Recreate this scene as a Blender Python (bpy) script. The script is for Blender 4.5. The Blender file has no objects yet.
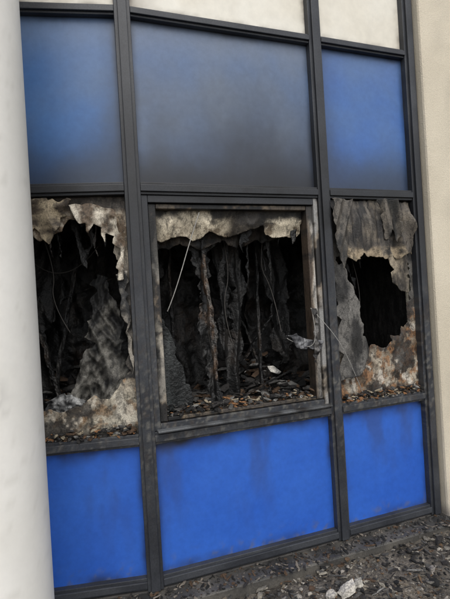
import bpy, bmesh, math, random
from mathutils import Vector, Matrix, noise
from mathutils.geometry import delaunay_2d_cdt
random.seed(7)
EYE=1.75
scene=bpy.context.scene
scene.view_settings.view_transform='Standard'; scene.view_settings.look='None'; scene.view_settings.exposure=0
def link(o,parent=None):
    bpy.context.collection.objects.link(o)
    if parent: o.parent=parent
    return o
def empty(name):
    o=bpy.data.objects.new(name,None); return link(o)

# ---------------- helpers
def fb(s,z,sc,seed,o=4):
    return noise.fractal(Vector((s*sc,z*sc,seed*7.3)),0.9,2.1,o)
def cl(x,a=0.,b=1.): return max(a,min(b,x))
def ss(a,b,x):
    if a==b: return 1. if x>a else 0.
    t=cl((x-a)/(b-a)); return t*t*(3-2*t)
def mix(a,b,t):
    t=cl(t); return tuple(a[i]*(1-t)+b[i]*t for i in range(3))
BLACK=(.007,.007,.007); CHAR=(.02,.018,.017); DGREY=(.055,.053,.05); GREY=(.16,.155,.145)
ASH=(.36,.35,.33); WHITE=(.60,.57,.51); CREAM=(.56,.49,.37); TAN=(.32,.24,.15); RUST=(.17,.078,.030)
BROWN=(.06,.036,.021); MOSS=(.11,.11,.06)

def mat(name, rough=.7, fine=.35, fscale=60, bump=.3, bscale=80, bdist=.004, base=None, spec=.4, flake=0., flscale=28, ash=0., vs=.6, ft=(.52,.59)):
    m=bpy.data.materials.new(name); m.use_nodes=True
    nt=m.node_tree; N=nt.nodes; L=nt.links
    b=N['Principled BSDF']; b.inputs['Roughness'].default_value=rough
    b.inputs['Specular IOR Level'].default_value=spec
    tc=N.new('ShaderNodeTexCoord')
    if base is None:
        at=N.new('ShaderNodeAttribute'); at.attribute_name='Col'; src=at.outputs['Color']
    else:
        rg=N.new('ShaderNodeRGB'); rg.outputs[0].default_value=(*base,1); src=rg.outputs[0]
    vec=tc.outputs['Object']
    n1=N.new('ShaderNodeTexNoise'); n1.inputs['Scale'].default_value=fscale; n1.inputs['Detail'].default_value=3; n1.inputs['Roughness'].default_value=.7; L.new(vec,n1.inputs['Vector'])
    mr=N.new('ShaderNodeMapRange'); mr.inputs[1].default_value=.3; mr.inputs[2].default_value=.7
    mr.inputs[3].default_value=1-fine; mr.inputs[4].default_value=1+fine*.8; L.new(n1.outputs[0],mr.inputs[0])
    vm=N.new('ShaderNodeVectorMath'); vm.operation='SCALE'; L.new(src,vm.inputs[0]); L.new(mr.outputs[0],vm.inputs['Scale'])
    out=vm.outputs[0]
    if flake:
        nf=N.new('ShaderNodeTexNoise'); nf.inputs['Scale'].default_value=flscale; nf.inputs['Detail'].default_value=5; nf.inputs['Roughness'].default_value=.72; nf.inputs['Distortion'].default_value=.3
        mp=N.new('ShaderNodeMapping'); mp.inputs['Scale'].default_value=(1,1,vs); mp.inputs['Location'].default_value=(3,7,1); L.new(vec,mp.inputs[0]); L.new(mp.outputs[0],nf.inputs['Vector'])
        rm=N.new('ShaderNodeMapRange'); rm.inputs[1].default_value=ft[0]; rm.inputs[2].default_value=ft[1]; rm.inputs[3].default_value=1; rm.inputs[4].default_value=1-flake; L.new(nf.outputs[0],rm.inputs[0])
        v2=N.new('ShaderNodeVectorMath'); v2.operation='SCALE'; L.new(out,v2.inputs[0]); L.new(rm.outputs[0],v2.inputs['Scale']); out=v2.outputs[0]
        if ash:
            ra=N.new('ShaderNodeMapRange'); ra.inputs[1].default_value=.38; ra.inputs[2].default_value=.33; ra.inputs[3].default_value=0; ra.inputs[4].default_value=ash; L.new(nf.outputs[0],ra.inputs[0])
            mx=N.new('ShaderNodeMix'); mx.data_type='RGBA'; L.new(ra.outputs[0],mx.inputs[0]); L.new(out,mx.inputs[6]); mx.inputs[7].default_value=(.10,.09,.08,1); out=mx.outputs[2]
    L.new(out,b.inputs['Base Color'])
    if bump:
        n2=N.new('ShaderNodeTexNoise'); n2.inputs['Scale'].default_value=bscale; n2.inputs['Detail'].default_value=2; n2.inputs['Roughness'].default_value=.6; L.new(vec,n2.inputs['Vector'])
        bp=N.new('ShaderNodeBump'); bp.inputs['Strength'].default_value=bump; bp.inputs['Distance'].default_value=bdist
        L.new(n2.outputs[0],bp.inputs['Height']); L.new(bp.outputs[0],b.inputs['Normal'])
    return m
M_blue=mat('blue_panel_paint',rough=.42,fine=.09,fscale=25,bump=.12,bscale=6,bdist=.01,spec=.45)
M_cream=mat('cream_panel_paint',rough=.55,fine=.05,fscale=18,bump=0)
M_frame=mat('sooty_aluminium_frame',rough=.45,fine=.35,fscale=120,bump=.2,bscale=160,bdist=.0015)
M_sash=mat('scorched_sash',rough=.6,fine=.35,fscale=90,bump=.5,bscale=140,bdist=.003,flake=.55,flscale=42,vs=.25)
M_burn=mat('burnt_sheet',rough=.65,fine=.5,fscale=130,bump=.6,bscale=120,bdist=.004,flake=.6,flscale=30,vs=.5,ft=(.50,.60))
M_char=mat('charred',rough=.6,fine=.7,fscale=90,bump=.9,bscale=50,bdist=.010,flake=.75,flscale=22,ash=.35,spec=.5,vs=.35,ft=(.46,.56))
M_stucco=mat('stucco',rough=.9,fine=.12,fscale=150,bump=.8,bscale=170,bdist=.006)
M_col=mat('painted_concrete',rough=.55,fine=.03,fscale=14,bump=.2,bscale=60,bdist=.002)
M_rub=mat('rubble',rough=.9,fine=.5,fscale=90,bump=.6,bscale=120,bdist=.004)
M_ground=mat('ground_soil',rough=.95,fine=.6,fscale=60,bump=1,bscale=70,bdist=.015)
M_wire=mat('wire',rough=.5,fine=.3,base=(.27,.26,.24),bump=0)
M_bwire=mat('burnt_wire',rough=.6,fine=.3,base=(.05,.045,.04),bump=0)
M_roof=mat('roofing',rough=.9,base=(.08,.08,.08))

# ---------------- facade geometry (metres)
P=[Vector((-1.30,2.487)),Vector((-.497,2.6)),Vector((.70,3.02)),Vector((1.444,3.29))]
class Frame:
    def __init__(s,o,t):
        s.o=o; s.t=t.normalized(); s.n=Vector((s.t.y,-s.t.x))
    def p(s,a,z,d=0):
        q=s.o+s.t*a+s.n*d; return Vector((q.x,q.y,z))
BAY=[Frame(P[i],P[i+1]-P[i]) for i in range(3)]
W=[(P[i+1]-P[i]).length for i in range(3)]
MUL=[Frame(P[0],BAY[0].t),Frame(P[1],BAY[0].t+BAY[1].t),Frame(P[2],BAY[1].t+BAY[2].t),Frame(P[3],BAY[2].t)]
ZB,ZL,ZU,ZT=.14,.968,2.425,3.455

def obj(name,verts,faces,m,parent,cols=None,smooth=False,solid=0):
    me=bpy.data.meshes.new(name); me.from_pydata([tuple(v) for v in verts],[],faces); me.update()
    o=bpy.data.objects.new(name,me); link(o,parent); me.materials.append(m)
    if cols:
        at=me.color_attributes.new('Col','FLOAT_COLOR','POINT')
        buf=[]
        for c in cols: buf+= [c[0],c[1],c[2],1.]
        at.data.foreach_set('color',buf)
    if smooth: me.polygons.foreach_set('use_smooth',[True]*len(me.polygons))
    if solid:
        md=o.modifiers.new('solid','SOLIDIFY'); md.thickness=solid; md.offset=0
    return o
def gridsheet(name,F,s0,s1,z0,z1,step,dfun,cfun,m,parent,solid=0,smooth=True):
    ns=max(1,int((s1-s0)/step)); nz=max(1,int((z1-z0)/step)); V=[];C=[];Fc=[]
    for j in range(nz+1):
        for i in range(ns+1):
            a=s0+(s1-s0)*i/ns; z=z0+(z1-z0)*j/nz
            V.append(F.p(a,z,dfun(a,z))); C.append(cfun(a,z))
    for j in range(nz):
        for i in range(ns):
            k=j*(ns+1)+i; Fc.append((k,k+1,k+ns+2,k+ns+1))
    return obj(name,V,Fc,m,parent,C,smooth,solid)
def rough_poly(poly,amp,seg=.012,seed=0,sc=11,teeth=0.):
    out=[];n=len(poly); rnd=random.Random(seed*13+1)
    run=0; tl=.05; td=0; sk=.5
    for i in range(n):
        a=Vector(poly[i]); b=Vector(poly[(i+1)%n]); L=(b-a).length; k=max(1,int(L/seg)); nv=(b-a).normalized(); nv=Vector((nv.y,-nv.x))
        for j in range(k):
            p=a.lerp(b,j/k)
            dx=noise.fractal(Vector((p.x*sc,p.y*sc,seed)),.7,2.2,4)*amp; dy=noise.fractal(Vector((p.x*sc,p.y*sc,seed+31)),.7,2.2,4)*amp
            t=0
            if teeth:
                run+=L/k
                if run>tl: run=0; tl=rnd.uniform(.025,.12); td=rnd.choice([0,0,.3,.6,1,-.5])*teeth; sk=rnd.uniform(.2,.8)
                if td:
                    x=run/tl; t=td*(x/sk if x<sk else (1-x)/(1-sk))
            out.append((p.x+dx+nv.x*t,p.y+dy+nv.y*t))
    return out
def inside(poly,x,y):
    c=False;n=len(poly);j=n-1
    for i in range(n):
        xi,yi=poly[i];xj,yj=poly[j]
        if (yi>y)!=(yj>y) and x<(xj-xi)*(y-yi)/(yj-yi)+xi: c=not c
        j=i
    return c
def cutsheet(name,F,outer,holes,step,dfun,cfun,m,parent,solid=0,amp=.012,holeamp=.02,seed=0,teeth=0.):
    op=rough_poly(outer,amp,step*1.0,seed,teeth=teeth if not holes else 0) if amp else rough_poly(outer,0,step*1.5)
    hp=[rough_poly(h,holeamp,step,seed+5,teeth=teeth) for h in holes]
    vs=[];es=[]
    for pl in [op]+hp:
        b=len(vs); vs+= [Vector(p) for p in pl]; es+=[(b+i,b+(i+1)%len(pl)) for i in range(len(pl))]
    x0=min(p[0] for p in op);x1=max(p[0] for p in op);y0=min(p[1] for p in op);y1=max(p[1] for p in op)
    rnd=random.Random(seed)
    y=y0
    while y<y1:
        x=x0
        while x<x1:
            px=x+rnd.uniform(-.25,.25)*step; py=y+rnd.uniform(-.25,.25)*step
            if inside(op,px,py) and not any(inside(h,px,py) for h in hp): vs.append(Vector((px,py)))
            x+=step
        y+=step
    v2,e2,f2,_,_,_=delaunay_2d_cdt(vs,es,[],0,1e-6)
    V=[];C=[];Fc=[]
    for v in v2: V.append(F.p(v.x,v.y,dfun(v.x,v.y))); C.append(cfun(v.x,v.y))
    for f in f2:
        c=sum((v2[i] for i in f),Vector((0,0)))/len(f)
        if inside(op,c.x,c.y) and not any(inside(h,c.x,c.y) for h in hp): Fc.append(tuple(f))
    return obj(name,V,Fc,m,parent,C,True,solid)
def barbox(name,F,s0,s1,z0,z1,d0,d1,m,parent,cfun,step=.04,bev=.003):
    bm=bmesh.new()
    dims=(s1-s0,z1-z0,d1-d0)
    ns=max(1,int(dims[0]/step)); nz=max(1,int(dims[1]/step))
    bmesh.ops.create_cube(bm,size=1)
    def cut(ax,n):
        for i in range(1,n):
            co=[0,0,0];no=[0,0,0]; co[ax]=-.5+i/n; no[ax]=1
            bmesh.ops.bisect_plane(bm,geom=bm.verts[:]+bm.edges[:]+bm.faces[:],plane_co=co,plane_no=no)
    cut(0,ns); cut(1,nz)
    V=[];C=[]
    bm.verts.index_update()
    for v in bm.verts:
        a=s0+(v.co.x+.5)*dims[0]; z=z0+(v.co.y+.5)*dims[1]; d=d0+(v.co.z+.5)*dims[2]
        V.append(F.p(a,z,d)); C.append(cfun(a,z))
    Fc=[tuple(v.index for v in f.verts) for f in bm.faces]; bm.free()
    o=obj(name,V,Fc,m,parent,C)
    bmn=bmesh.new(); bmn.from_mesh(o.data); bmesh.ops.recalc_face_normals(bmn,faces=bmn.faces); bmn.to_mesh(o.data); bmn.free()
    if bev:
        md=o.modifiers.new('b','BEVEL'); md.width=bev; md.segments=2; md.limit_method='ANGLE'; md.angle_limit=math.radians(50)
    return o
def chunks(name,items,m,parent=None):
    V=[];Fc=[];C=[]
    bm=bmesh.new(); bmesh.ops.create_icosphere(bm,subdivisions=1,radius=1); bv=[v.co.copy() for v in bm.verts]; bf=[tuple(v.index for v in f.verts) for f in bm.faces]; bm.free()
    for pos,sz,col in items:
        R=(Matrix.Rotation(random.uniform(0,6.28),3,'Z')@Matrix.Rotation(random.uniform(-.5,.5),3,'X')@Matrix.Rotation(random.uniform(-.4,.4),3,'Y'))
        b=len(V)
        for v in bv:
            q=Vector((cl(v.x*1.4,-1,1),cl(v.y*1.4,-1,1),cl(v.z*1.4,-1,1)))*random.uniform(.6,1.2)
            q=R@Vector((q.x*sz[0],q.y*sz[1],q.z*sz[2])); V.append(Vector(pos)+q)
            k=random.uniform(.75,1.25); C.append(tuple(c*k for c in col))
        Fc+=[tuple(b+i for i in f) for f in bf]
    return obj(name,V,Fc,m,parent,C)
def tube(name,pts,r,m,parent):
    c=bpy.data.curves.new(name,'CURVE'); c.dimensions='3D'; c.bevel_depth=r; c.bevel_resolution=2
    s=c.splines.new('NURBS'); s.points.add(len(pts)-1)
    for i,p in enumerate(pts): s.points[i].co=(*p,1)
    s.use_endpoint_u=True; s.order_u=3
    o=bpy.data.objects.new(name,c); c.materials.append(m); return link(o,parent)
def crease(a,z,sa,sz,seed):
    return 1-2*abs(noise.noise(Vector((a*sa,z*sz,seed))))

B=empty('burned_building')

# ---------------- frame colour
def cframe(seed):
    def f(a,z):
        n=fb(a,z,4,seed)
        c=mix((.022,.024,.029),(.042,.045,.051),.5+n)
        w=math.exp(-((z-1.15)/.40)**2)*ss(.15,.45,fb(a*1.5,z*1.2,26,seed+9))
        c=mix(c,(.19,.18,.155),w*.45)
        c=mix(c,(.055,.042,.032),math.exp(-((z-1.3)/.6)**2)*ss(.1,.5,fb(a*2,z,22,seed+12))*.5)
        return mix(c,(.009,.009,.010),ss(1.7,2.3,z)*ss(3.1,2.6,z)*(.6+n*.6))
    return f
cap_h=3.455+.9
for i in range(4):
    F=MUL[i]
    w=.046
    barbox('mullion_%d'%(i+1),F,-w,w,.10,cap_h,-.10,.012,M_frame,B,cframe(i),.014)
    barbox('mullion_cap_%d'%(i+1),F,-.026,.026,.104,cap_h-.004,.0125,.030,M_frame,B,cframe(i+10),.014)
for i in range(3):
    F=BAY[i]
    for k,(z,h) in enumerate(((ZB,.034),(ZL,.036),(ZU,.036),(ZT,.03),(ZT+.87,.03))):
        e=.045
        barbox('transom_%d_%d'%(i+1,k+1),F,e,W[i]-e,z-h,z+h,-.09,.004,M_frame,B,cframe(20+i*5+k),.014)
        barbox('transom_cap_%d_%d'%(i+1,k+1),F,e,W[i]-e,z-h*.55,z+h*.55,.0045,.019,M_frame,B,cframe(50+i*5+k),.014)

# ---------------- panels
def low_col(i):
    def f(a,z):
        n=fb(a,z,2.2,i+3); c=mix((.020,.092,.43),(.030,.118,.48),.4+n*.6)
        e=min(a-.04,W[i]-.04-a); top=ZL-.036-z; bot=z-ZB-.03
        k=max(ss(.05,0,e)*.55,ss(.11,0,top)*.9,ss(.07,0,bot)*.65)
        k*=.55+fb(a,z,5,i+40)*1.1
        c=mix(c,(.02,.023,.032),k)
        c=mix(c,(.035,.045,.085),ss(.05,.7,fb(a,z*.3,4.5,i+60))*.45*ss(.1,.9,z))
        return mix(c,(.10,.11,.13),ss(.15,.6,fb(a,z,20,i+66))*ss(.30,.17,z)*.5)
    return f
def up_col(i):
    def f(a,z):
        t=(z-ZU)/(ZT-ZU); u=a/W[i]
        n=fb(a,z,2.0,i+13); n2=fb(a,z*.6,4,i+14); n3=fb(a,z,3,i+15)
        if i==1:
            c=mix((.075,.135,.27),(.13,.16,.21),.5+n*.6)
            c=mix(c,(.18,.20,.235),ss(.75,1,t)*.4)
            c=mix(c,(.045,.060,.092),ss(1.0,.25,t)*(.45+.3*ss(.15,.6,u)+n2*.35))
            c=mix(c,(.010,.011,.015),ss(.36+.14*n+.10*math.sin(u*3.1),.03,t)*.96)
        elif i==0:
            c=mix((.048,.13,.32),(.085,.15,.28),.45+n*.8)
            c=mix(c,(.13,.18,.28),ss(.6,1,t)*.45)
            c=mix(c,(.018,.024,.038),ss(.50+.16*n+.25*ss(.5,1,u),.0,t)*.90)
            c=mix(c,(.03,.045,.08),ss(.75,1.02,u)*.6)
        else:
            c=mix((.040,.115,.34),(.068,.14,.30),.4+n*.8)
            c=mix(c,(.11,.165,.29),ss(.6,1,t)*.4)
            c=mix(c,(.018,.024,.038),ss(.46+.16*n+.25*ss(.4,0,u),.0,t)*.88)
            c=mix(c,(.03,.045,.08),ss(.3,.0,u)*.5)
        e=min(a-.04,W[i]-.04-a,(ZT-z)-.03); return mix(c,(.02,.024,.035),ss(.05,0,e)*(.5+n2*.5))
    return f
def cream_col(i):
    def f(a,z):
        n=fb(a,z,3,i+23); c=mix((.66,.62,.53),(.73,.70,.62),.5+n)
        e=min(a-.04,W[i]-.04-a,z-ZT-.03)
        c=mix(c,(.16,.13,.10),ss(.06,0,e)*(.35+fb(a,z,10,i+5)*.8))
        if i==1: c=mix(c,(.22,.18,.15),ss(.22,.0,a/W[1])*.6*(.8+n))
        return mix(c,(.45,.41,.35),ss(.1,.9,fb(a,z*.4,6,i+9))*.15)
    return f
for i in range(3):
    F=BAY[i]
    wob=lambda a,z,i=i: -.035+.0012*noise.noise(Vector((a*3,z*3,i)))
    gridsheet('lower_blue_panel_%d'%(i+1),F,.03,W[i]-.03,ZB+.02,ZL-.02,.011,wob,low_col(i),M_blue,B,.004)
    gridsheet('upper_blue_panel_%d'%(i+1),F,.03,W[i]-.03,ZU+.02,ZT-.02,.011,wob,up_col(i),M_blue,B,.004)
    gridsheet('cream_panel_%d'%(i+1),F,.03,W[i]-.03,ZT+.02,ZT+.85,.015,wob,cream_col(i),M_cream,B,.004)

# ---------------- charred cloth generator
def charc(seed,warm=.3,light=.0,k=1.):
    def f(a,z):
        st=fb(a,z*.3,16,seed); n=fb(a,z*.7,4,seed+1); m_=fb(a,z*.6,30,seed+2)
        c=mix(BLACK,(.024,.022,.020),.2+st)
        c=mix(c,BROWN,ss(.1,.5,n)*warm*1.4)
        c=mix(c,(.075,.07,.063),ss(.25,.6,st*.6+m_*.5+n*.8)*(.15+light))
        return tuple(x*k for x in c)
    return f
def cfold(d,amp,seed,sa=12,sz=.7):
    def f(a,z):
        aa=a+.07*noise.noise(Vector((z*2,a*2,seed+3)))
        k=.5+1.0*abs(noise.noise(Vector((a*3,z*1.5,seed+9))))*2
        return d+amp*crease(aa,z,sa,sz,seed)+amp*.4*k*crease(aa,z,sa*2.3,sz*3.2,seed+5)+.07*noise.noise(Vector((a*3,z*2,seed+4)))+.004*noise.noise(Vector((a*45,z*35,seed)))
    return f
def tatters(prefix,F,a0,a1,n,d0,d1,seed,light=.1,warm=.3,wmin=.04,wmax=.14,top=2.46,lo=(1.0,1.9),k=1.):
    rnd=random.Random(seed)
    for q in range(n):
        w=rnd.uniform(wmin,wmax); a=a0+(a1-a0)*(q+rnd.uniform(.1,.9))/n-w/2; zb=rnd.uniform(*lo); d=rnd.uniform(d0,d1)
        lean=rnd.uniform(-.09,.09)
        poly=[(a,top),(a+w,top),(a+w*rnd.uniform(.5,1.2)+lean*.5,(top+zb)/2+rnd.uniform(-.1,.1)),(a+w*rnd.uniform(.4,1)+lean,zb+rnd.uniform(.02,.15)),(a+w*rnd.uniform(.2,.7)+lean,zb),(a+w*rnd.uniform(0,.2)+lean,zb+rnd.uniform(.03,.2)),(a+w*rnd.uniform(-.15,.2)+lean*.5,(top+zb)/2)]
        cutsheet('%s_%d'%(prefix,q+1),F,poly,[],.012,cfold(d,rnd.uniform(.015,.035),rnd.uniform(0,99),13,.8),charc(int(rnd.uniform(200,900)),warm*rnd.uniform(.2,1.6),light*rnd.uniform(0,2),k),M_char,B,.002,.010,seed=int(rnd.uniform(1,999)),teeth=.016)

# ---------------- centre window
F=BAY[1]
def scorch(seed,base,dark,bias=0.,va=1.,vz=.45):
    def f(a,z):
        n=fb(a*va,z*vz,7,seed)+bias; m_=fb(a*va,z*vz,26,seed+4)
        c=mix(base,mix(base,TAN,.6),ss(-.1,.35,n+m_*.3)); c=mix(c,RUST,ss(.15,.5,n+m_*.5)*.4)
        return mix(c,dark,ss(-.02,.40,m_*.6+n*.9))
    return f
for nm,a0,a1,z0,z1,cf in (('window_frame_left',.047,.085,1.006,2.388,cframe(81)),('window_frame_right',W[1]-.078,W[1]-.047,1.006,2.388,scorch(5,(.24,.235,.225),CHAR,.15)),
                      ('window_frame_top',.086,W[1]-.079,2.345,2.388,cframe(83)),('window_frame_bottom',.086,W[1]-.079,1.006,1.045,cframe(84))):
    barbox(nm,F,a0,a1,z0,z1,-.085,-.006,M_frame,B,cf,.012)
def lf(a,z):
    c=scorch(11,(.20,.185,.16),CHAR,.18)(a,z)
    c=mix(c,(.40,.36,.29),ss(1.75,1.55,z)*ss(1.2,1.5,z)*ss(-.2,.1,fb(a,z,9,3))*.6)
    c=mix(c,BLACK,ss(1.8,2.1,z)*.8)
    return mix(c,BLACK,ss(.118,.098,a)*(.7+fb(a,z,12,3)))
def rf(a,z):
    n=fb(a,z*.4,8,17)
    c=mix((.42,.40,.365),(.20,.185,.165),.5+n*1.2)
    c=mix(c,TAN,ss(1.172,1.150,a+n*.02)*.7); c=mix(c,(.045,.029,.020),ss(1.164,1.147,a+n*.02)*.92)
    c=mix(c,CHAR,ss(1.45,1.1,z)*(.5+fb(a,z,10,8))); c=mix(c,CHAR,ss(2.15,2.3,z)*.7)
    return mix(c,CHAR,ss(.08,.4,fb(a,z*.5,14,19))*.85)
barbox('sash_left',F,.088,.132,1.05,2.34,-.11,-.022,M_sash,B,lf,.008,.004)
barbox('sash_right',F,1.142,W[1]-.081,1.05,2.34,-.11,-.022,M_sash,B,rf,.008,.004)
barbox('sash_top',F,.134,1.140,2.312,2.34,-.11,-.024,M_sash,B,scorch(23,(.07,.055,.04),BLACK,.25,.5,1),.010,.004)
barbox('sash_bottom',F,.134,1.140,1.05,1.072,-.11,-.024,M_sash,B,scorch(29,(.05,.042,.036),BLACK,.2,.5,1),.010,.004)
barbox('window_sill',F,.06,W[1]-.05,1.004,1.016,-.004,.045,M_frame,B,lambda a,z:mix((.10,.105,.11),CHAR,.4+fb(a,z,8,2)),.02,.003)
flap=[(.134,2.32),(1.138,2.32),(1.135,2.17),(1.11,2.145),(1.02,2.14),(.93,2.145),(.875,2.16),(.86,2.22),(.78,2.20),(.70,2.175),(.62,2.155),(.55,2.16),(.48,2.185),(.43,2.15),(.38,2.125),(.33,2.16),(.25,2.15),(.18,2.12),(.134,2.13)]
def flapc(a,z):
    n=fb(a,z,5,31); m_=fb(a,z*1.6,15,33)
    c=mix((.56,.49,.37),(.42,.35,.25),.5+n*1.3)
    c=mix(c,(.13,.095,.06),ss(.05,.30,m_*.7+n*.6)*.85)
    c=mix(c,BLACK,ss(2.21,2.265,z+.10*n)*.96)
    c=mix(c,(.035,.03,.025),ss(.84,.80,a)*ss(.58,.66,a)*.9)
    c=mix(c,CHAR,ss(.20,.14,a)*.6)
    return mix(c,(.56,.49,.37),ss(.86,.90,a)*ss(2.275,2.24,z)*.7*(1-ss(.1,.3,m_)))
cutsheet('peeled_window_lining',F,flap,[],.008,lambda a,z:-.075-.35*(2.32-z)+.035*crease(a,z,4,3,2)*ss(2.32,2.22,z)+.010*crease(a,z,13,9,3),flapc,M_burn,B,.002,.007,seed=3,teeth=.010)
cutsheet('peeled_window_lining_rear',F,[(.134,2.40),(1.138,2.40),(1.13,2.22),(.95,2.12),(.85,2.14),(.70,2.08),(.60,2.14),(.45,2.08),(.3,2.12),(.134,2.05)],[],.012,cfold(-.24,.03,71,7,4),lambda a,z:mix((.010,.009,.008),(.06,.045,.032),.25+fb(a,z,8,37)*1.4),M_burn,B,.002,.012,seed=4,teeth=.03)
def backing(i,d,light,seed,k=.7):
    gridsheet('charred_backing_%d'%(i+1),BAY[i],-.2,W[i]+.2,.98,2.49,.016,
      lambda a,z:d+.12*noise.noise(Vector((a*3,z*2.2,seed)))+.05*crease(a,z,6,4,seed+2)+.02*crease(a,z,17,12,seed+3),charc(seed,.3,light,k),M_char,B,.004)
backing(0,-1.0,.45,12,.9); backing(1,-1.1,.35,14,.9); backing(2,-.95,.45,15,.9)
# deep room: scorched remnants, irregular, at different depths
cutsheet('charred_remnant_1',F,[(.62,2.45),(.84,2.45),(.82,2.1),(.86,1.8),(.80,1.62),(.83,1.4),(.77,1.2),(.78,.99),(.66,.99),(.68,1.25),(.63,1.5),(.66,1.85),(.60,2.15)],[[(.72,1.75),(.745,1.85),(.76,1.6),(.74,1.45),(.705,1.55)]],.009,cfold(-.50,.05,7,8,1.6),charc(41,.2,.35,.75),M_char,B,.002,.016,.018,seed=8,teeth=.03)
cutsheet('charred_remnant_2',F,[(.39,2.45),(.53,2.45),(.55,2.1),(.52,1.8),(.55,1.5),(.53,1.25),(.57,.99),(.46,.99),(.45,1.3),(.42,1.55),(.44,1.8),(.39,2.1)],[],.007,cfold(-.27,.03,17,14,4.5),charc(45,.9,.8,1.3),M_char,B,.002,.016,seed=9,teeth=.03)
cutsheet('charred_remnant_3',F,[(.0,2.45),(.26,2.45),(.30,2.2),(.27,1.95),(.15,1.8),(.0,1.75)],[],.012,cfold(-.65,.04,27,8,2),charc(47,.1,.2,.6),M_char,B,.002,.014,seed=10,teeth=.03)
cutsheet('charred_remnant_4',F,[(1.0,2.45),(1.3,2.45),(1.3,1.3),(1.2,1.15),(1.12,1.35),(1.14,1.7),(1.05,1.95)],[],.010,cfold(-.70,.05,37,7,2),charc(49,.15,.4,.7),M_char,B,.002,.016,seed=11,teeth=.04)
tatters('charred_strip_front',F,.62,1.12,4,-.40,-.26,6,.2,.4,.015,.045,lo=(1.5,2.0),k=.7)
tatters('charred_fringe',F,.16,1.12,8,-.22,-.13,66,.05,.3,.03,.10,top=2.33,lo=(2.04,2.2),k=.6)
def board(name,F,a0,z0,a1,z1,w,t,d0,d1,cf):
    V=[];C=[];Fc=[];n=110
    for j in range(n+1):
        u=j/n; a=a0+(a1-a0)*u; z=z0+(z1-z0)*u; d=d0+(d1-d0)*u
        off=.012*noise.noise(Vector((u*7,a0*9,7)))
        for (x,y) in ((-1,-1),(-.3,-1),(.35,-1),(1,-1),(1,1),(.35,1),(-.3,1),(-1,1)):
            ww=w*(.85+.35*noise.noise(Vector((u*22,a0*20+x*3,y)))); tt=t*(.8+.8*noise.noise(Vector((u*30,a0*20+x*5,4+y))))
            V.append(F.p(a+off+x*ww/2,z,d+y*tt/2)); C.append(cf(a+x*ww/2,z))
    for j in range(n):
        for k in range(8):
            Fc.append((j*8+k,j*8+(k+1)%8,j*8+8+(k+1)%8,j*8+8+k))
    Fc.append(tuple(range(8))); Fc.append(tuple(range(n*8,n*8+8)))
    return obj(name,V,Fc,M_char,B,C)
board('charred_timber_1',F,.52,.98,.46,2.42,.03,.05,-.22,-.24,charc(71,1.2,.7,1.5))
board('charred_timber_2',F,.93,.98,.97,2.42,.022,.03,-.45,-.5,charc(77,.5,.4))
board('charred_timber_3',F,.62,1.02,1.08,1.22,.024,.03,-.34,-.26,charc(79,.5,.5))
board('charred_timber_4',F,.31,.98,.34,2.42,.020,.03,-.6,-.65,charc(83,.3,.6))
board('charred_timber_5',F,.72,1.0,1.12,1.62,.026,.03,-.75,-.6,charc(85,.4,.6))
board('charred_timber_6',F,1.08,.98,.86,1.85,.018,.025,-.60,-.85,charc(86,.6,.5))
board('charred_timber_7',F,.15,2.02,1.15,1.92,.022,.03,-.85,-.9,charc(88,.3,.5))
L0=BAY[0]; R0=BAY[2]
board('charred_timber_8',L0,.15,1.0,.42,2.4,.03,.03,-.55,-.7,charc(89,.4,.6))
board('charred_timber_9',L0,.05,1.75,.60,1.95,.022,.03,-.8,-.7,charc(90,.4,.6))
board('charred_timber_10',L0,.30,1.02,.10,1.6,.03,.03,-.35,-.6,charc(91,.6,.6))
board('charred_timber_11',R0,.40,1.0,.34,2.4,.035,.03,-.40,-.45,charc(93,.6,.7))
board('charred_timber_12',R0,.25,1.35,.72,1.95,.02,.03,-.5,-.7,charc(94,.4,.6))
board('charred_timber_13',R0,.62,1.0,.56,2.4,.02,.03,-.6,-.5,charc(95,.4,.5))
for k,(FF,pts) in enumerate(((F,[(.62,2.3,-.3),(.70,1.95,-.32),(.60,1.7,-.3),(.66,1.45,-.28)]),(F,[(.98,2.3,-.3),(.90,2.0,-.33),(1.0,1.8,-.3),(1.02,1.5,-.25)]),
        (F,[(.20,2.3,-.3),(.45,2.0,-.4),(.75,2.25,-.4)]),(L0,[(.2,2.3,-.3),(.3,2.0,-.3),(.25,1.8,-.3),(.36,1.6,-.3)]),(R0,[(.3,2.1,-.2),(.42,1.8,-.2),(.38,1.6,-.2)]),(L0,[(.1,2.1,-.4),(.3,1.85,-.45),(.55,2.15,-.4)]))):
    tube('burnt_wire_%d'%(k+1),[FF.p(*p) for p in pts],.0028,M_bwire,B)
cutsheet('smoked_glass_remnant',F,[(.10,1.72),(.15,1.74),(.20,1.60),(.25,1.50),(.29,1.30),(.34,1.2),(.36,1.05),(.10,1.05)],[],.010,lambda a,z:-.24-.02*crease(a,z,4,2,55),
   lambda a,z:mix((.010,.012,.012),(.036,.041,.040),.15+fb(a,z*.3,9,61)*1.5),M_char,B,.003,.012,seed=12,teeth=.03)
def crumple(d,amp,seed): return lambda a,z: d+amp*crease(a,z,14,16,seed)+amp*.4*noise.noise(Vector((a*45,z*50,seed)))
cutsheet('hanging_scrap_1',F,[(.92,1.50),(1.0,1.495),(1.10,1.45),(1.19,1.44),(1.16,1.39),(1.08,1.385),(1.0,1.41),(.96,1.46)],[],.006,crumple(.0,.025,5),lambda a,z:mix((.05,.05,.055),(.22,.22,.225),.4+fb(a,z,14,91)*1.5),M_burn,B,.002,.008,seed=14,teeth=.02)
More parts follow.
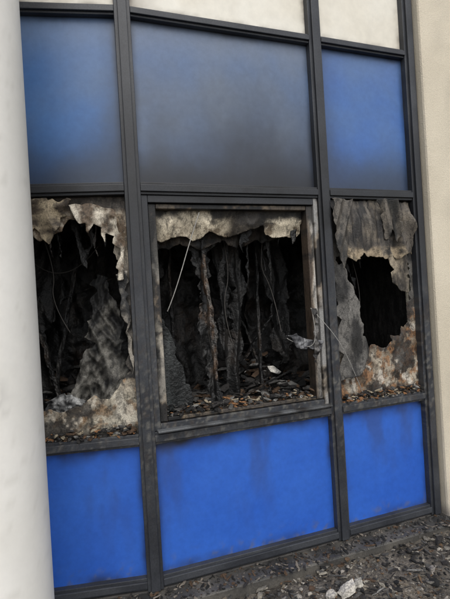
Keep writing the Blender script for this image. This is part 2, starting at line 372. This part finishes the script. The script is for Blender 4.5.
cutsheet('hanging_scrap_2',F,[(1.12,1.66),(1.15,1.66),(1.16,1.5),(1.15,1.36),(1.12,1.30),(1.11,1.42),(1.13,1.5)],[],.006,crumple(.01,.02,8),lambda a,z:mix(CHAR,(.2,.19,.18),.3+fb(a,z,14,92)*1.2),M_burn,B,.002,.006,seed=15,teeth=.015)
cutsheet('hanging_scrap_3',F,[(.82,1.30),(.87,1.295),(.92,1.25),(.90,1.235),(.84,1.26)],[],.006,crumple(-.1,.02,9),lambda a,z:mix(GREY,WHITE,.4+fb(a,z,20,95)),M_burn,B,.002,.006,seed=16)
tube('wire_1',[F.p(.40,2.29,-.02),F.p(.33,2.12,-.01),F.p(.25,1.9,0),F.p(.195,1.76,-.01),F.p(.17,1.70,-.03)],.0030,M_wire,B)
tube('wire_2',[F.p(.96,1.47,-.05),F.p(1.05,1.40,.02),F.p(1.12,1.43,.05),F.p(1.12,1.62,.03),F.p(1.13,1.66,-.01)],.0020,M_wire,B)
G=BAY[2]
tube('wire_3',[F.p(1.12,1.66,.0),F.p(1.19,1.56,.05),G.p(.03,1.42,.05),G.p(.12,1.26,.03),G.p(.22,1.06,.0)],.0025,M_wire,B)
its=[]
for i in range(3):
    F=BAY[i]
    for k in range(700 if i==1 else 450):
        a=random.uniform(.05,W[i]-.05); d=-random.uniform(.13,.95); s=random.choice([.006,.008,.012,.018,.026])
        if d<-.45: s*=1.6
        hm=.10+.28*ss(.3,.9,-d)*(.5+.5*math.sin(a*6+i*2))
        h=1.0+random.random()**1.3*hm
        c=random.choice([BLACK,BLACK,CHAR,CHAR,CHAR,DGREY,BROWN,GREY,BROWN,DGREY])
        its.append((F.p(a,h,d),(s*random.uniform(.6,2.4),s,s*random.uniform(.2,.7)),c))
chunks('burnt_debris_on_ledge',its,M_rub,B)

# ---------------- left window
F=BAY[0]
hole=[(.07,2.16),(.20,2.20),(.33,2.16),(.407,2.20),(.443,2.26),(.53,2.285),(.60,2.25),(.66,2.20),(.70,2.06),(.705,1.87),(.715,1.75),(.735,1.60),(.733,1.367),(.66,1.27),(.56,1.215),(.476,1.19),(.339,1.165),(.2,1.18),(.08,1.2)]
def Lc(a,z):
    n=fb(a,z,5,101); m_=fb(a,z,16,103); h=fb(a,z,38,105)
    if z>2.1:
        c=mix((.30,.24,.165),(.10,.068,.042),.5+n*1.2+m_*.4); c=mix(c,(.46,.41,.33),ss(.15,.25,m_-n*.3)*.5)
        c=mix(c,CHAR,ss(2.28,2.36,z+.1*n)*.8)
    elif z<1.32:
        c=mix((.42,.38,.30),(.19,.15,.105),.5+n*1.6); c=mix(c,(.26,.15,.07),ss(.06,.2,m_)*.6); c=mix(c,(.52,.48,.40),ss(.16,.26,fb(a,z*.7,9,109))*.7)
        c=mix(c,CHAR,ss(1.09,1.0,z+.04*m_)*.85); c=mix(c,(.04,.035,.03),ss(.15,.24,fb(a,z*.6,8,108)+.3*h)*.85)
        c=mix(c,CHAR,ss(.13,.22,h)*.5)
    else:
        c=mix((.17,.15,.125),(.025,.023,.021),.5+n*1.6+m_)
        c=mix(c,(.36,.31,.235),ss(1.9,2.1,z)*ss(.66,.72,a)*.7)
    return c
cutsheet('broken_glazing_left',F,[(.05,1.0),(W[0]-.045,1.0),(W[0]-.045,2.39),(.05,2.39)],[hole],.008,
   lambda a,z:-.045+.012*crease(a,z,5,5,1)+.002*noise.noise(Vector((a*30,z*30,1))),Lc,M_burn,B,.004,0,.012,seed=21,teeth=.035)
cutsheet('peeling_layer_1',F,[(.44,2.34),(.58,2.35),(.70,2.31),(.735,2.12),(.745,1.95),(.71,1.90),(.705,2.05),(.67,2.15),(.64,2.11),(.60,2.20),(.55,2.17),(.50,2.23)],[],.007,
   lambda a,z:-.02+.03*crease(a,z,7,4,6)+.006*crease(a,z,22,22,6),
   lambda a,z:mix((.50,.45,.365),(.10,.07,.045),.42+fb(a,z,11,111)*1.7),M_burn,B,.002,.008,seed=22,teeth=.03)
cutsheet('peeling_layer_2',F,[(.69,1.93),(.755,1.95),(.76,1.6),(.758,1.40),(.745,1.30),(.735,1.55),(.705,1.75)],[],.007,
   lambda a,z:-.015+.02*crease(a,z,10,4,16),
   lambda a,z:mix((.32,.29,.245),(.02,.02,.02),.55+fb(a,z*.6,12,113)*1.6),M_burn,B,.002,.008,seed=23,teeth=.02)
cutsheet('peeling_layer_3',F,[(.08,2.38),(.45,2.375),(.44,2.27),(.38,2.20),(.33,2.12),(.28,2.19),(.20,2.17),(.12,2.05),(.08,2.16)],[],.007,
   lambda a,z:-.022+.03*crease(a,z,5,6,26),
   lambda a,z:mix((.29,.235,.155),(.045,.032,.021),.5+fb(a,z*2,10,114)*1.5),M_burn,B,.002,.008,seed=24,teeth=.035)
tatters('charred_fringe_left',F,.10,.72,7,-.2,-.07,81,.2,.4,.03,.08,top=2.36,lo=(1.98,2.2),k=.7)
def ghost_d(a,z):
    aa=a+.25*(z-1.5)*(a-.6)+.06*noise.noise(Vector((a*3,z*3,8)))
    return -.36+.08*crease(aa,z,6,2.0,31)+.04*crease(aa+z*.3,z,12,4.6,33)+.018*crease(a-z*.4,z,24,11,34)+.005*crease(a,z,60,40,35)+.14*(1.6-z)
def ghost_c(a,z):
    aa=a+.25*(z-1.5)*(a-.6)+.06*noise.noise(Vector((a*3,z*3,8)))
    f=crease(aa,z,6,2.0,31)*.25+crease(aa+z*.3,z,12,4.6,33)*.35+crease(a-z*.4,z,24,11,34)*.3  # fold highlights painted into the cloth colour: ridges paler, hollows darker
    return mix((.008,.008,.008),(.21,.20,.175),f-.40+fb(a,z*.6,7,115)*1.3)
cutsheet('draped_burnt_cloth',F,[(.50,1.90),(.55,1.97),(.60,1.93),(.63,1.80),(.68,1.72),(.70,1.5),(.80,1.35),(.84,1.12),(.25,1.10),(.30,1.20),(.39,1.28),(.41,1.42),(.47,1.52),(.48,1.68),(.52,1.78)],[],.007,
   ghost_d,ghost_c,M_burn,B,.002,.014,seed=25,teeth=.045)
cutsheet('charred_remnant_left',F,[(-.1,2.45),(.30,2.45),(.26,2.1),(.30,1.85),(.14,1.6),(.18,1.3),(.05,1.0),(-.1,1.0)],[],.012,cfold(-.62,.045,91,7,2.2),charc(92,.3,.5,.9),M_char,B,.002,.016,seed=41,teeth=.04)
cutsheet('fallen_foil',F,[(.24,1.22),(.34,1.26),(.44,1.21),(.52,1.18),(.42,1.14),(.26,1.13)],[],.006,crumple(-.12,.035,33),lambda a,z:mix((.34,.34,.33),(.03,.03,.03),.45+fb(a,z,20,119)*1.8),M_burn,B,.002,.010,seed=27,teeth=.02)
barbox('side_frame_left',F,W[0]-.075,W[0]-.047,1.006,2.388,-.09,-.062,M_sash,B,scorch(35,(.3,.28,.25),CHAR,.15),.012)

# ---------------- right window
F=BAY[2]
hole=[(.09,2.0),(.36,2.03),(.70,2.03),(.725,1.85),(.715,1.67),(.65,1.47),(.56,1.40),(.47,1.33),(.36,1.35),(.26,1.28),(.22,1.42),(.17,1.65),(.09,1.85)]
def Rc(a,z):
    n=fb(a,z,5,131); m_=fb(a,z,15,133); h=fb(a,z,40,135)
    g=mix((.12,.112,.10),(.025,.023,.022),.5+n*1.4)
    c=mix((.36,.31,.24),(.12,.085,.055),.5+n*1.8); c=mix(c,(.23,.108,.042),ss(.0,.15,m_)*.75); c=mix(c,(.54,.50,.43),ss(.18,.26,fb(a,z*.7,11,137))*.75)
    c=mix(c,CHAR,ss(.06,.2,fb(a,z*.7,9,138)+h*.2)*.88); c=mix(c,BROWN,ss(.2,.3,h)*.6)
    c=mix(c,g,ss(1.25,1.45,z-.25*ss(.3,.6,a)))
    return mix(c,CHAR,ss(1.08,1.0,z+.04*m_)*.8+ss(.07,.04,a)*.5)
cutsheet('broken_glazing_right',F,[(.045,1.0),(W[2]-.045,1.0),(W[2]-.045,2.39),(.045,2.39)],[hole],.008,
   lambda a,z:-.05+.012*crease(a,z,5,5,41)+.002*noise.noise(Vector((a*30,z*30,41))),Rc,M_burn,B,.004,0,.014,seed=31,teeth=.04)
def drf(a,z): return crease(a+z*.08-.5*(a-.4)*(2.38-z),z,8,.5,43)
def drd(a,z):
    k=ss(2.40,2.20,z)
    return -.020+.050*k*drf(a,z)+.018*k*crease(a,z,20,3,44)+.01*k
def drc(a,z):
    st=fb(a,z*.2,20,141); n=fb(a,z,7,143); k=drf(a,z)
    c=mix((.10,.086,.070),(.026,.022,.018),.5+st*1.3-k*.25); c=mix(c,(.18,.15,.112),ss(.1,.5,n)*.5)
    c=mix(c,CHAR,ss(.2,.45,fb(a,z*.5,9,149)+.3*ss(.3,.0,a)))
    return mix(c,(.34,.27,.18),ss(2.065,2.03,z)*ss(-.3,.1,n)*.85)
cutsheet('scorched_drape',F,[(.05,2.385),(.725,2.385),(.73,2.08),(.72,1.995),(.66,2.01),(.60,1.975),(.52,2.0),(.45,1.97),(.36,1.985),(.26,2.0),(.20,1.955),(.14,1.99),(.07,2.12)],[],.007,drd,drc,M_burn,B,.002,.008,seed=32,teeth=.022)
cutsheet('curled_drape_edge',F,[(.04,2.38),(.20,2.38),(.16,2.25),(.20,2.12),(.13,2.0),(.10,1.88),(.07,2.0),(.04,2.2)],[],.007,lambda a,z:.02+.035*crease(a-z*.3,z,10,1.2,48),lambda a,z:mix((.10,.088,.074),(.013,.013,.012),.5+fb(a,z*.4,14,146)*1.6),M_burn,B,.002,.008,seed=36,teeth=.02)
cutsheet('curled_drape_tear',F,[(.40,2.38),(.56,2.38),(.60,2.2),(.56,2.08),(.50,2.16),(.46,2.1),(.43,2.24)],[],.007,lambda a,z:.035+.04*crease(a+z*.2,z,12,1.6,58),lambda a,z:mix((.13,.112,.09),(.018,.017,.015),.5+fb(a,z*.4,14,156)*1.6),M_burn,B,.002,.008,seed=46,teeth=.02)
cutsheet('hanging_strip',F,[(.50,2.01),(.67,2.03),(.69,1.85),(.67,1.72),(.60,1.74),(.54,1.80)],[],.007,lambda a,z:-.03+.03*crease(a,z,13,1.5,45)+.006*crease(a,z,30,12,46),
   lambda a,z:mix((.31,.26,.19),(.05,.042,.033),.45+fb(a,z*.4,14,145)*1.4),M_burn,B,.002,.007,seed=33,teeth=.03)
cutsheet('curled_glass_film',F,[(.05,1.93),(.12,1.95),(.17,1.80),(.22,1.66),(.24,1.50),(.28,1.38),(.27,1.25),(.20,1.18),(.05,1.15)],[],.008,
   lambda a,z:-.02+.03*math.sin((a-.05)*12)+.016*crease(a,z,7,3.5,47),
   lambda a,z:mix((.14,.132,.12),(.022,.021,.02),.5+fb(a,z*.5,8,147)*1.8),M_burn,B,.002,.010,seed=34,teeth=.03)
cutsheet('charred_remnant_right',F,[(.15,2.45),(.40,2.45),(.36,2.0),(.40,1.75),(.30,1.55),(.33,1.3),(.2,1.2),(.1,1.6)],[],.010,cfold(-.42,.04,97,8,2.2),charc(98,.5,.6,1.),M_char,B,.002,.016,seed=42,teeth=.04)
tatters('charred_fringe_right',F,.15,.72,5,-.2,-.08,84,.2,.4,.03,.08,top=2.1,lo=(1.75,1.98),k=.7)
barbox('side_frame_right',F,W[2]-.075,W[2]-.047,1.006,2.388,-.09,-.066,M_sash,B,scorch(38,(.4,.37,.3),CHAR,.0),.012)
its=[]
for (F,a0,a1,zz,nn) in ((BAY[0],.1,.74,1.0,200),(BAY[2],.08,.72,1.0,260),(BAY[1],.14,1.13,1.068,260)):
    for k in range(nn):
        a=random.uniform(a0,a1); s=random.choice([.004,.006,.010,.014])
        d=-random.uniform(.0,.03) if zz<1.05 else -random.uniform(.03,.10)
        its.append((F.p(a,zz+.005+random.random()**2*.05,d),(s*2,s,s*.6),random.choice([CHAR,BLACK,BROWN,GREY,(.25,.21,.15),DGREY,(.2,.1,.045),CHAR])))
chunks('debris_in_glazing_channel',its,M_rub,B)

# ---------------- room behind windows and building mass
def prism(name,pts,z0,z1,m,parent,cols=None):
    n=len(pts); V=[Vector((p.x,p.y,z0)) for p in pts]+[Vector((p.x,p.y,z1)) for p in pts]
    Fc=[(i,(i+1)%n,n+(i+1)%n,n+i) for i in range(n)]+[tuple(range(n))[::-1],tuple(range(n,2*n))]
    return obj(name,V,Fc,m,parent,[cols]*(2*n) if cols else None)
def q2(F,a,d): v=F.p(a,0,d); return Vector((v.x,v.y))
front=[q2(BAY[0],0,-.105),q2(MUL[1],0,-.105),q2(MUL[2],0,-.105),q2(BAY[2],W[2],-.105)]
back=[q2(BAY[2],W[2],-1.5),q2(MUL[2],0,-1.5),q2(MUL[1],0,-1.5),q2(BAY[0],0,-1.5)]
room=front+back
V=[];Fc=[]
for p in [front[3]]+back+[front[0]]:
    V+= [Vector((p.x,p.y,.95)),Vector((p.x,p.y,2.5))]
for i in range(5): Fc.append((2*i,2*i+2,2*i+3,2*i+1))
obj('room_walls',V,Fc,M_char,B,[(.03,.028,.026)]*len(V))
obj('room_ceiling',[Vector((p.x,p.y,2.5)) for p in room],[tuple(range(8))],M_char,B,[(.02,.02,.02)]*8)
obj('room_floor',[Vector((p.x,p.y,.99)) for p in room],[tuple(range(8))],M_char,B,[(.03,.028,.026)]*8)
ST=(.62,.555,.44)
Fp=BAY[2]
def stc(a,z):
    n=fb(a,z,2,161); c=mix(ST,(.54,.48,.375),.4+n); c=mix(c,(.40,.36,.29),ss(.1,.6,fb(a,z*.4,5,163))*.35)
    return mix(c,(.2,.18,.16),ss(.45,.05,z)*(.5+fb(a,z,10,165))*.8)
pw=empty('stucco_wall')
barbox('wall_face',Fp,W[2]+.048,W[2]+2.6,-.05,5.6,-.4,.075,M_stucco,pw,stc,.08,.018)
barbox('left_wall',BAY[0],-2.4,-.048,-.05,5.6,-.4,.05,M_stucco,B,stc,.1,.015)
for i in range(3):
    barbox('parapet_%d'%(i+1),BAY[i],.0,W[i],4.362,5.6,-.4,.005,M_stucco,B,stc,.12,0)
    barbox('plinth_%d'%(i+1),BAY[i],.0,W[i],-.05,.098,-.4,.002,M_stucco,B,lambda a,z:mix((.05,.05,.05),(.12,.11,.1),.5+fb(a,z,10,3)),.05,0)
foot=[q2(BAY[0],-2.38,-.41),q2(MUL[1],0,-1.7),q2(MUL[2],0,-1.7),q2(BAY[2],W[2]+2.58,-.41),Vector((1.5,9)),Vector((-5,8))]
prism('rear_block',foot,-.05,5.55,M_stucco,B,(.5,.46,.38))
prism('roof_slab',[q2(BAY[0],-2.5,.12),q2(MUL[1],0,.12),q2(MUL[2],0,.12),q2(BAY[2],W[2]+2.7,.15),Vector((1.5,9.2)),Vector((-5.2,8.2))],5.602,5.75,M_roof,B)

# ---------------- column
cx,cy,R=-1.098,1.95,.262
V=[];C=[];Fc=[];ns=96;zs=[i*.03 for i in range(-3,192)]
for z in zs:
    for k in range(ns):
        th=2*math.pi*k/ns; r=R*(1+.0015*noise.noise(Vector((math.cos(th)*2,math.sin(th)*2,z*2))))
        x=cx+r*math.cos(th); y=cy+r*math.sin(th); V.append(Vector((x,y,z)))
        n=noise.fractal(Vector((x*4,y*4,z*2.5)),.9,2,4); m_=noise.fractal(Vector((x*20,y*20,z*18)),.8,2,4)
        c=mix((.73,.71,.665),(.68,.66,.61),.5+n*.7); c=mix(c,(.5,.48,.43),ss(.35,.7,m_)*.3)
        sm=math.exp(-((z-1.42)/.08)**2-((x+.95)/.05)**2)*ss(-.1,.3,m_); c=mix(c,(.16,.16,.17),sm*.5 if y<cy else 0)
        C.append(c)
for j in range(len(zs)-1):
    for k in range(ns): Fc.append((j*ns+k,j*ns+(k+1)%ns,(j+1)*ns+(k+1)%ns,(j+1)*ns+k))
Fc.append(tuple(range((len(zs)-1)*ns,len(zs)*ns)))
obj('concrete_column',V,Fc,M_col,None,C,True)

# ---------------- ground
def axis(a,b,st,far):
    l=[];x=a
    while x<=b: l.append(x); x+=st
    return sorted([-f for f in far]+l+far)
far=[3.6,4.5,6,9,15,30,70,200,600]
xs=axis(-2.4,3.1,.025,far); ys=axis(-1.0,3.3,.03,far)
def fdist(x,y):
    best=9
    for i in range(3):
        v=Vector((x,y))-P[i]; a=v.dot(BAY[i].t); d=v.dot(BAY[i].n)
        if -.1<=a<=W[i]+.1: best=min(best,d)
        if i==2 and a>W[i]: best=min(best,d)
    return best
def gz(x,y):
    if abs(x)>3.3 or y<-1 or y>3.3: return 0
    n=noise.fractal(Vector((x*3,y*3,1)),.9,2,4)*.018+noise.fractal(Vector((x*14,y*14,4)),.8,2,3)*.010
    d=fdist(x,y)
    if d<1.2: n+=.05*ss(1.0,.25,d)*ss(-.6,.8,x)
    return n
V=[];C=[];Fc=[]
for y in ys:
    for x in xs:
        V.append(Vector((x,y,gz(x,y)))); n=noise.fractal(Vector((x*4,y*4,9)),.9,2,5)
        C.append(mix((.035,.030,.025),(.16,.14,.115),.45+n*.9))
nx=len(xs)
for j in range(len(ys)-1):
    for i in range(nx-1): Fc.append((j*nx+i,j*nx+i+1,(j+1)*nx+i+1,(j+1)*nx+i))
obj('ground',V,Fc,M_ground,None,C,True)
LG=empty('concrete_ledge')
for i in range(3):
    a0=0.0 if i else -.6; a1=W[i]+(1.6 if i==2 else 0)
    barbox('ledge_%d'%(i+1),BAY[i],a0+(.002 if i!=2 else -.045),a1-.002,-.05,.094+(.001*i),.004,.16,M_frame,LG,lambda a,z:mix((.03,.03,.03),(.10,.092,.08),.35+fb(a,z,6,171)+ss(.09,.05,z)*.4),.03,.010)
its=[]
pal=[BLACK,CHAR,DGREY,BROWN,(.10,.083,.064),(.15,.13,.10),(.21,.19,.155),(.27,.245,.21),DGREY,(.12,.075,.042),(.13,.12,.105),CHAR]
for k in range(17000):
    x=random.uniform(-.7,2.7); y=random.uniform(1.9,3.7); d=fdist(x,y)
    if d<.01 or d>1.0: continue
    if d<.17:
        z=.096
        s=random.choice([.002,.003,.004,.006,.009])
        col=random.choice([BLACK,CHAR,CHAR,DGREY,BROWN,(.14,.12,.10)])
    else:
        z=gz(x,y); s=random.choice([.003,.003,.004,.005,.006,.008,.010])
        if d<.26 and random.random()<.5: z+=random.uniform(0,.03)
        if random.random()<.02: s=.016
        if random.random()<.003: s=.026
        col=random.choice(pal)
        if random.random()<.6*ss(-.1,.25,noise.noise(Vector((x*3,y*3,50)))): col=random.choice([CHAR,BLACK,DGREY])
    el=random.choice([1,1,1.2,1.6,2.6,4]) if s<.012 else 1.2
    its.append(((x,y,z+s*.2),(s*el,s,s*random.uniform(.25,.8)),col))
chunks('rubble',its,M_rub,None)
its=[]
for k in range(50):
    x=random.uniform(0,2.3); y=random.uniform(2.2,3.4); d=fdist(x,y)
    if d<.03 or d>.8: continue
    z=.10 if d<.16 else gz(x,y)+.006
    its.append(((x,y,z),(random.uniform(.03,.08),random.uniform(.003,.007),.003),random.choice([CHAR,BROWN,DGREY,GREY,CHAR])))
chunks('burnt_slivers',its,M_rub,None)
its=[((.50,2.54,.05),(.045,.035,.022),(.38,.355,.31)),((.60,2.57,.055),(.06,.04,.028),(.46,.43,.38)),((.68,2.62,.05),(.03,.03,.02),(.33,.31,.27)),((.54,2.47,.04),(.04,.03,.02),(.26,.24,.21)),((1.15,2.72,.05),(.03,.022,.015),(.22,.20,.18)),((.2,2.52,.03),(.025,.02,.012),(.28,.26,.23)),((.42,2.48,.04),(.025,.02,.012),(.33,.31,.27))]
o=chunks('broken_concrete',its,M_rub,None)
md=o.modifiers.new('s','SUBSURF'); md.subdivision_type='SIMPLE'; md.levels=3; md.render_levels=3
tx=bpy.data.textures.new('t','CLOUDS'); tx.noise_scale=.02
dm=o.modifiers.new('d','DISPLACE'); dm.texture=tx; dm.strength=.016; dm.texture_coords='LOCAL'

# ---------------- light
el,az=math.radians(52),math.radians(168)
w=bpy.data.worlds.new('World'); scene.world=w; w.use_nodes=True; nt=w.node_tree
bg=nt.nodes['Background']; sky=nt.nodes.new('ShaderNodeTexSky'); sky.sky_type='NISHITA'; sky.sun_disc=False
sky.sun_elevation=el; sky.sun_rotation=az; sky.air_density=1; sky.dust_density=2
hs=nt.nodes.new('ShaderNodeHueSaturation'); hs.inputs['Saturation'].default_value=.22; hs.inputs['Value'].default_value=1.55
nt.links.new(sky.outputs[0],hs.inputs['Color']); nt.links.new(hs.outputs[0],bg.inputs[0]); bg.inputs[1].default_value=.15
sd=bpy.data.lights.new('sun','SUN'); sd.energy=1.3; sd.angle=math.radians(35); sd.color=(1,.96,.9)
so=bpy.data.objects.new('sun',sd); link(so)
dirv=Vector((math.sin(az)*math.cos(el),math.cos(az)*math.cos(el),math.sin(el)))
so.rotation_euler=dirv.to_track_quat('Z','Y').to_euler()

cam=bpy.data.cameras.new("camera"); co=bpy.data.objects.new("camera",cam); link(co)
cam.sensor_fit='HORIZONTAL'; cam.sensor_width=36; cam.lens=36; cam.clip_end=3000; cam.clip_start=.05
co.matrix_world=Matrix.Translation((0,0,EYE))@Matrix.Rotation(math.radians(90),4,'X')@Matrix.Rotation(math.radians(-3.4),4,'Z')
scene.camera=co
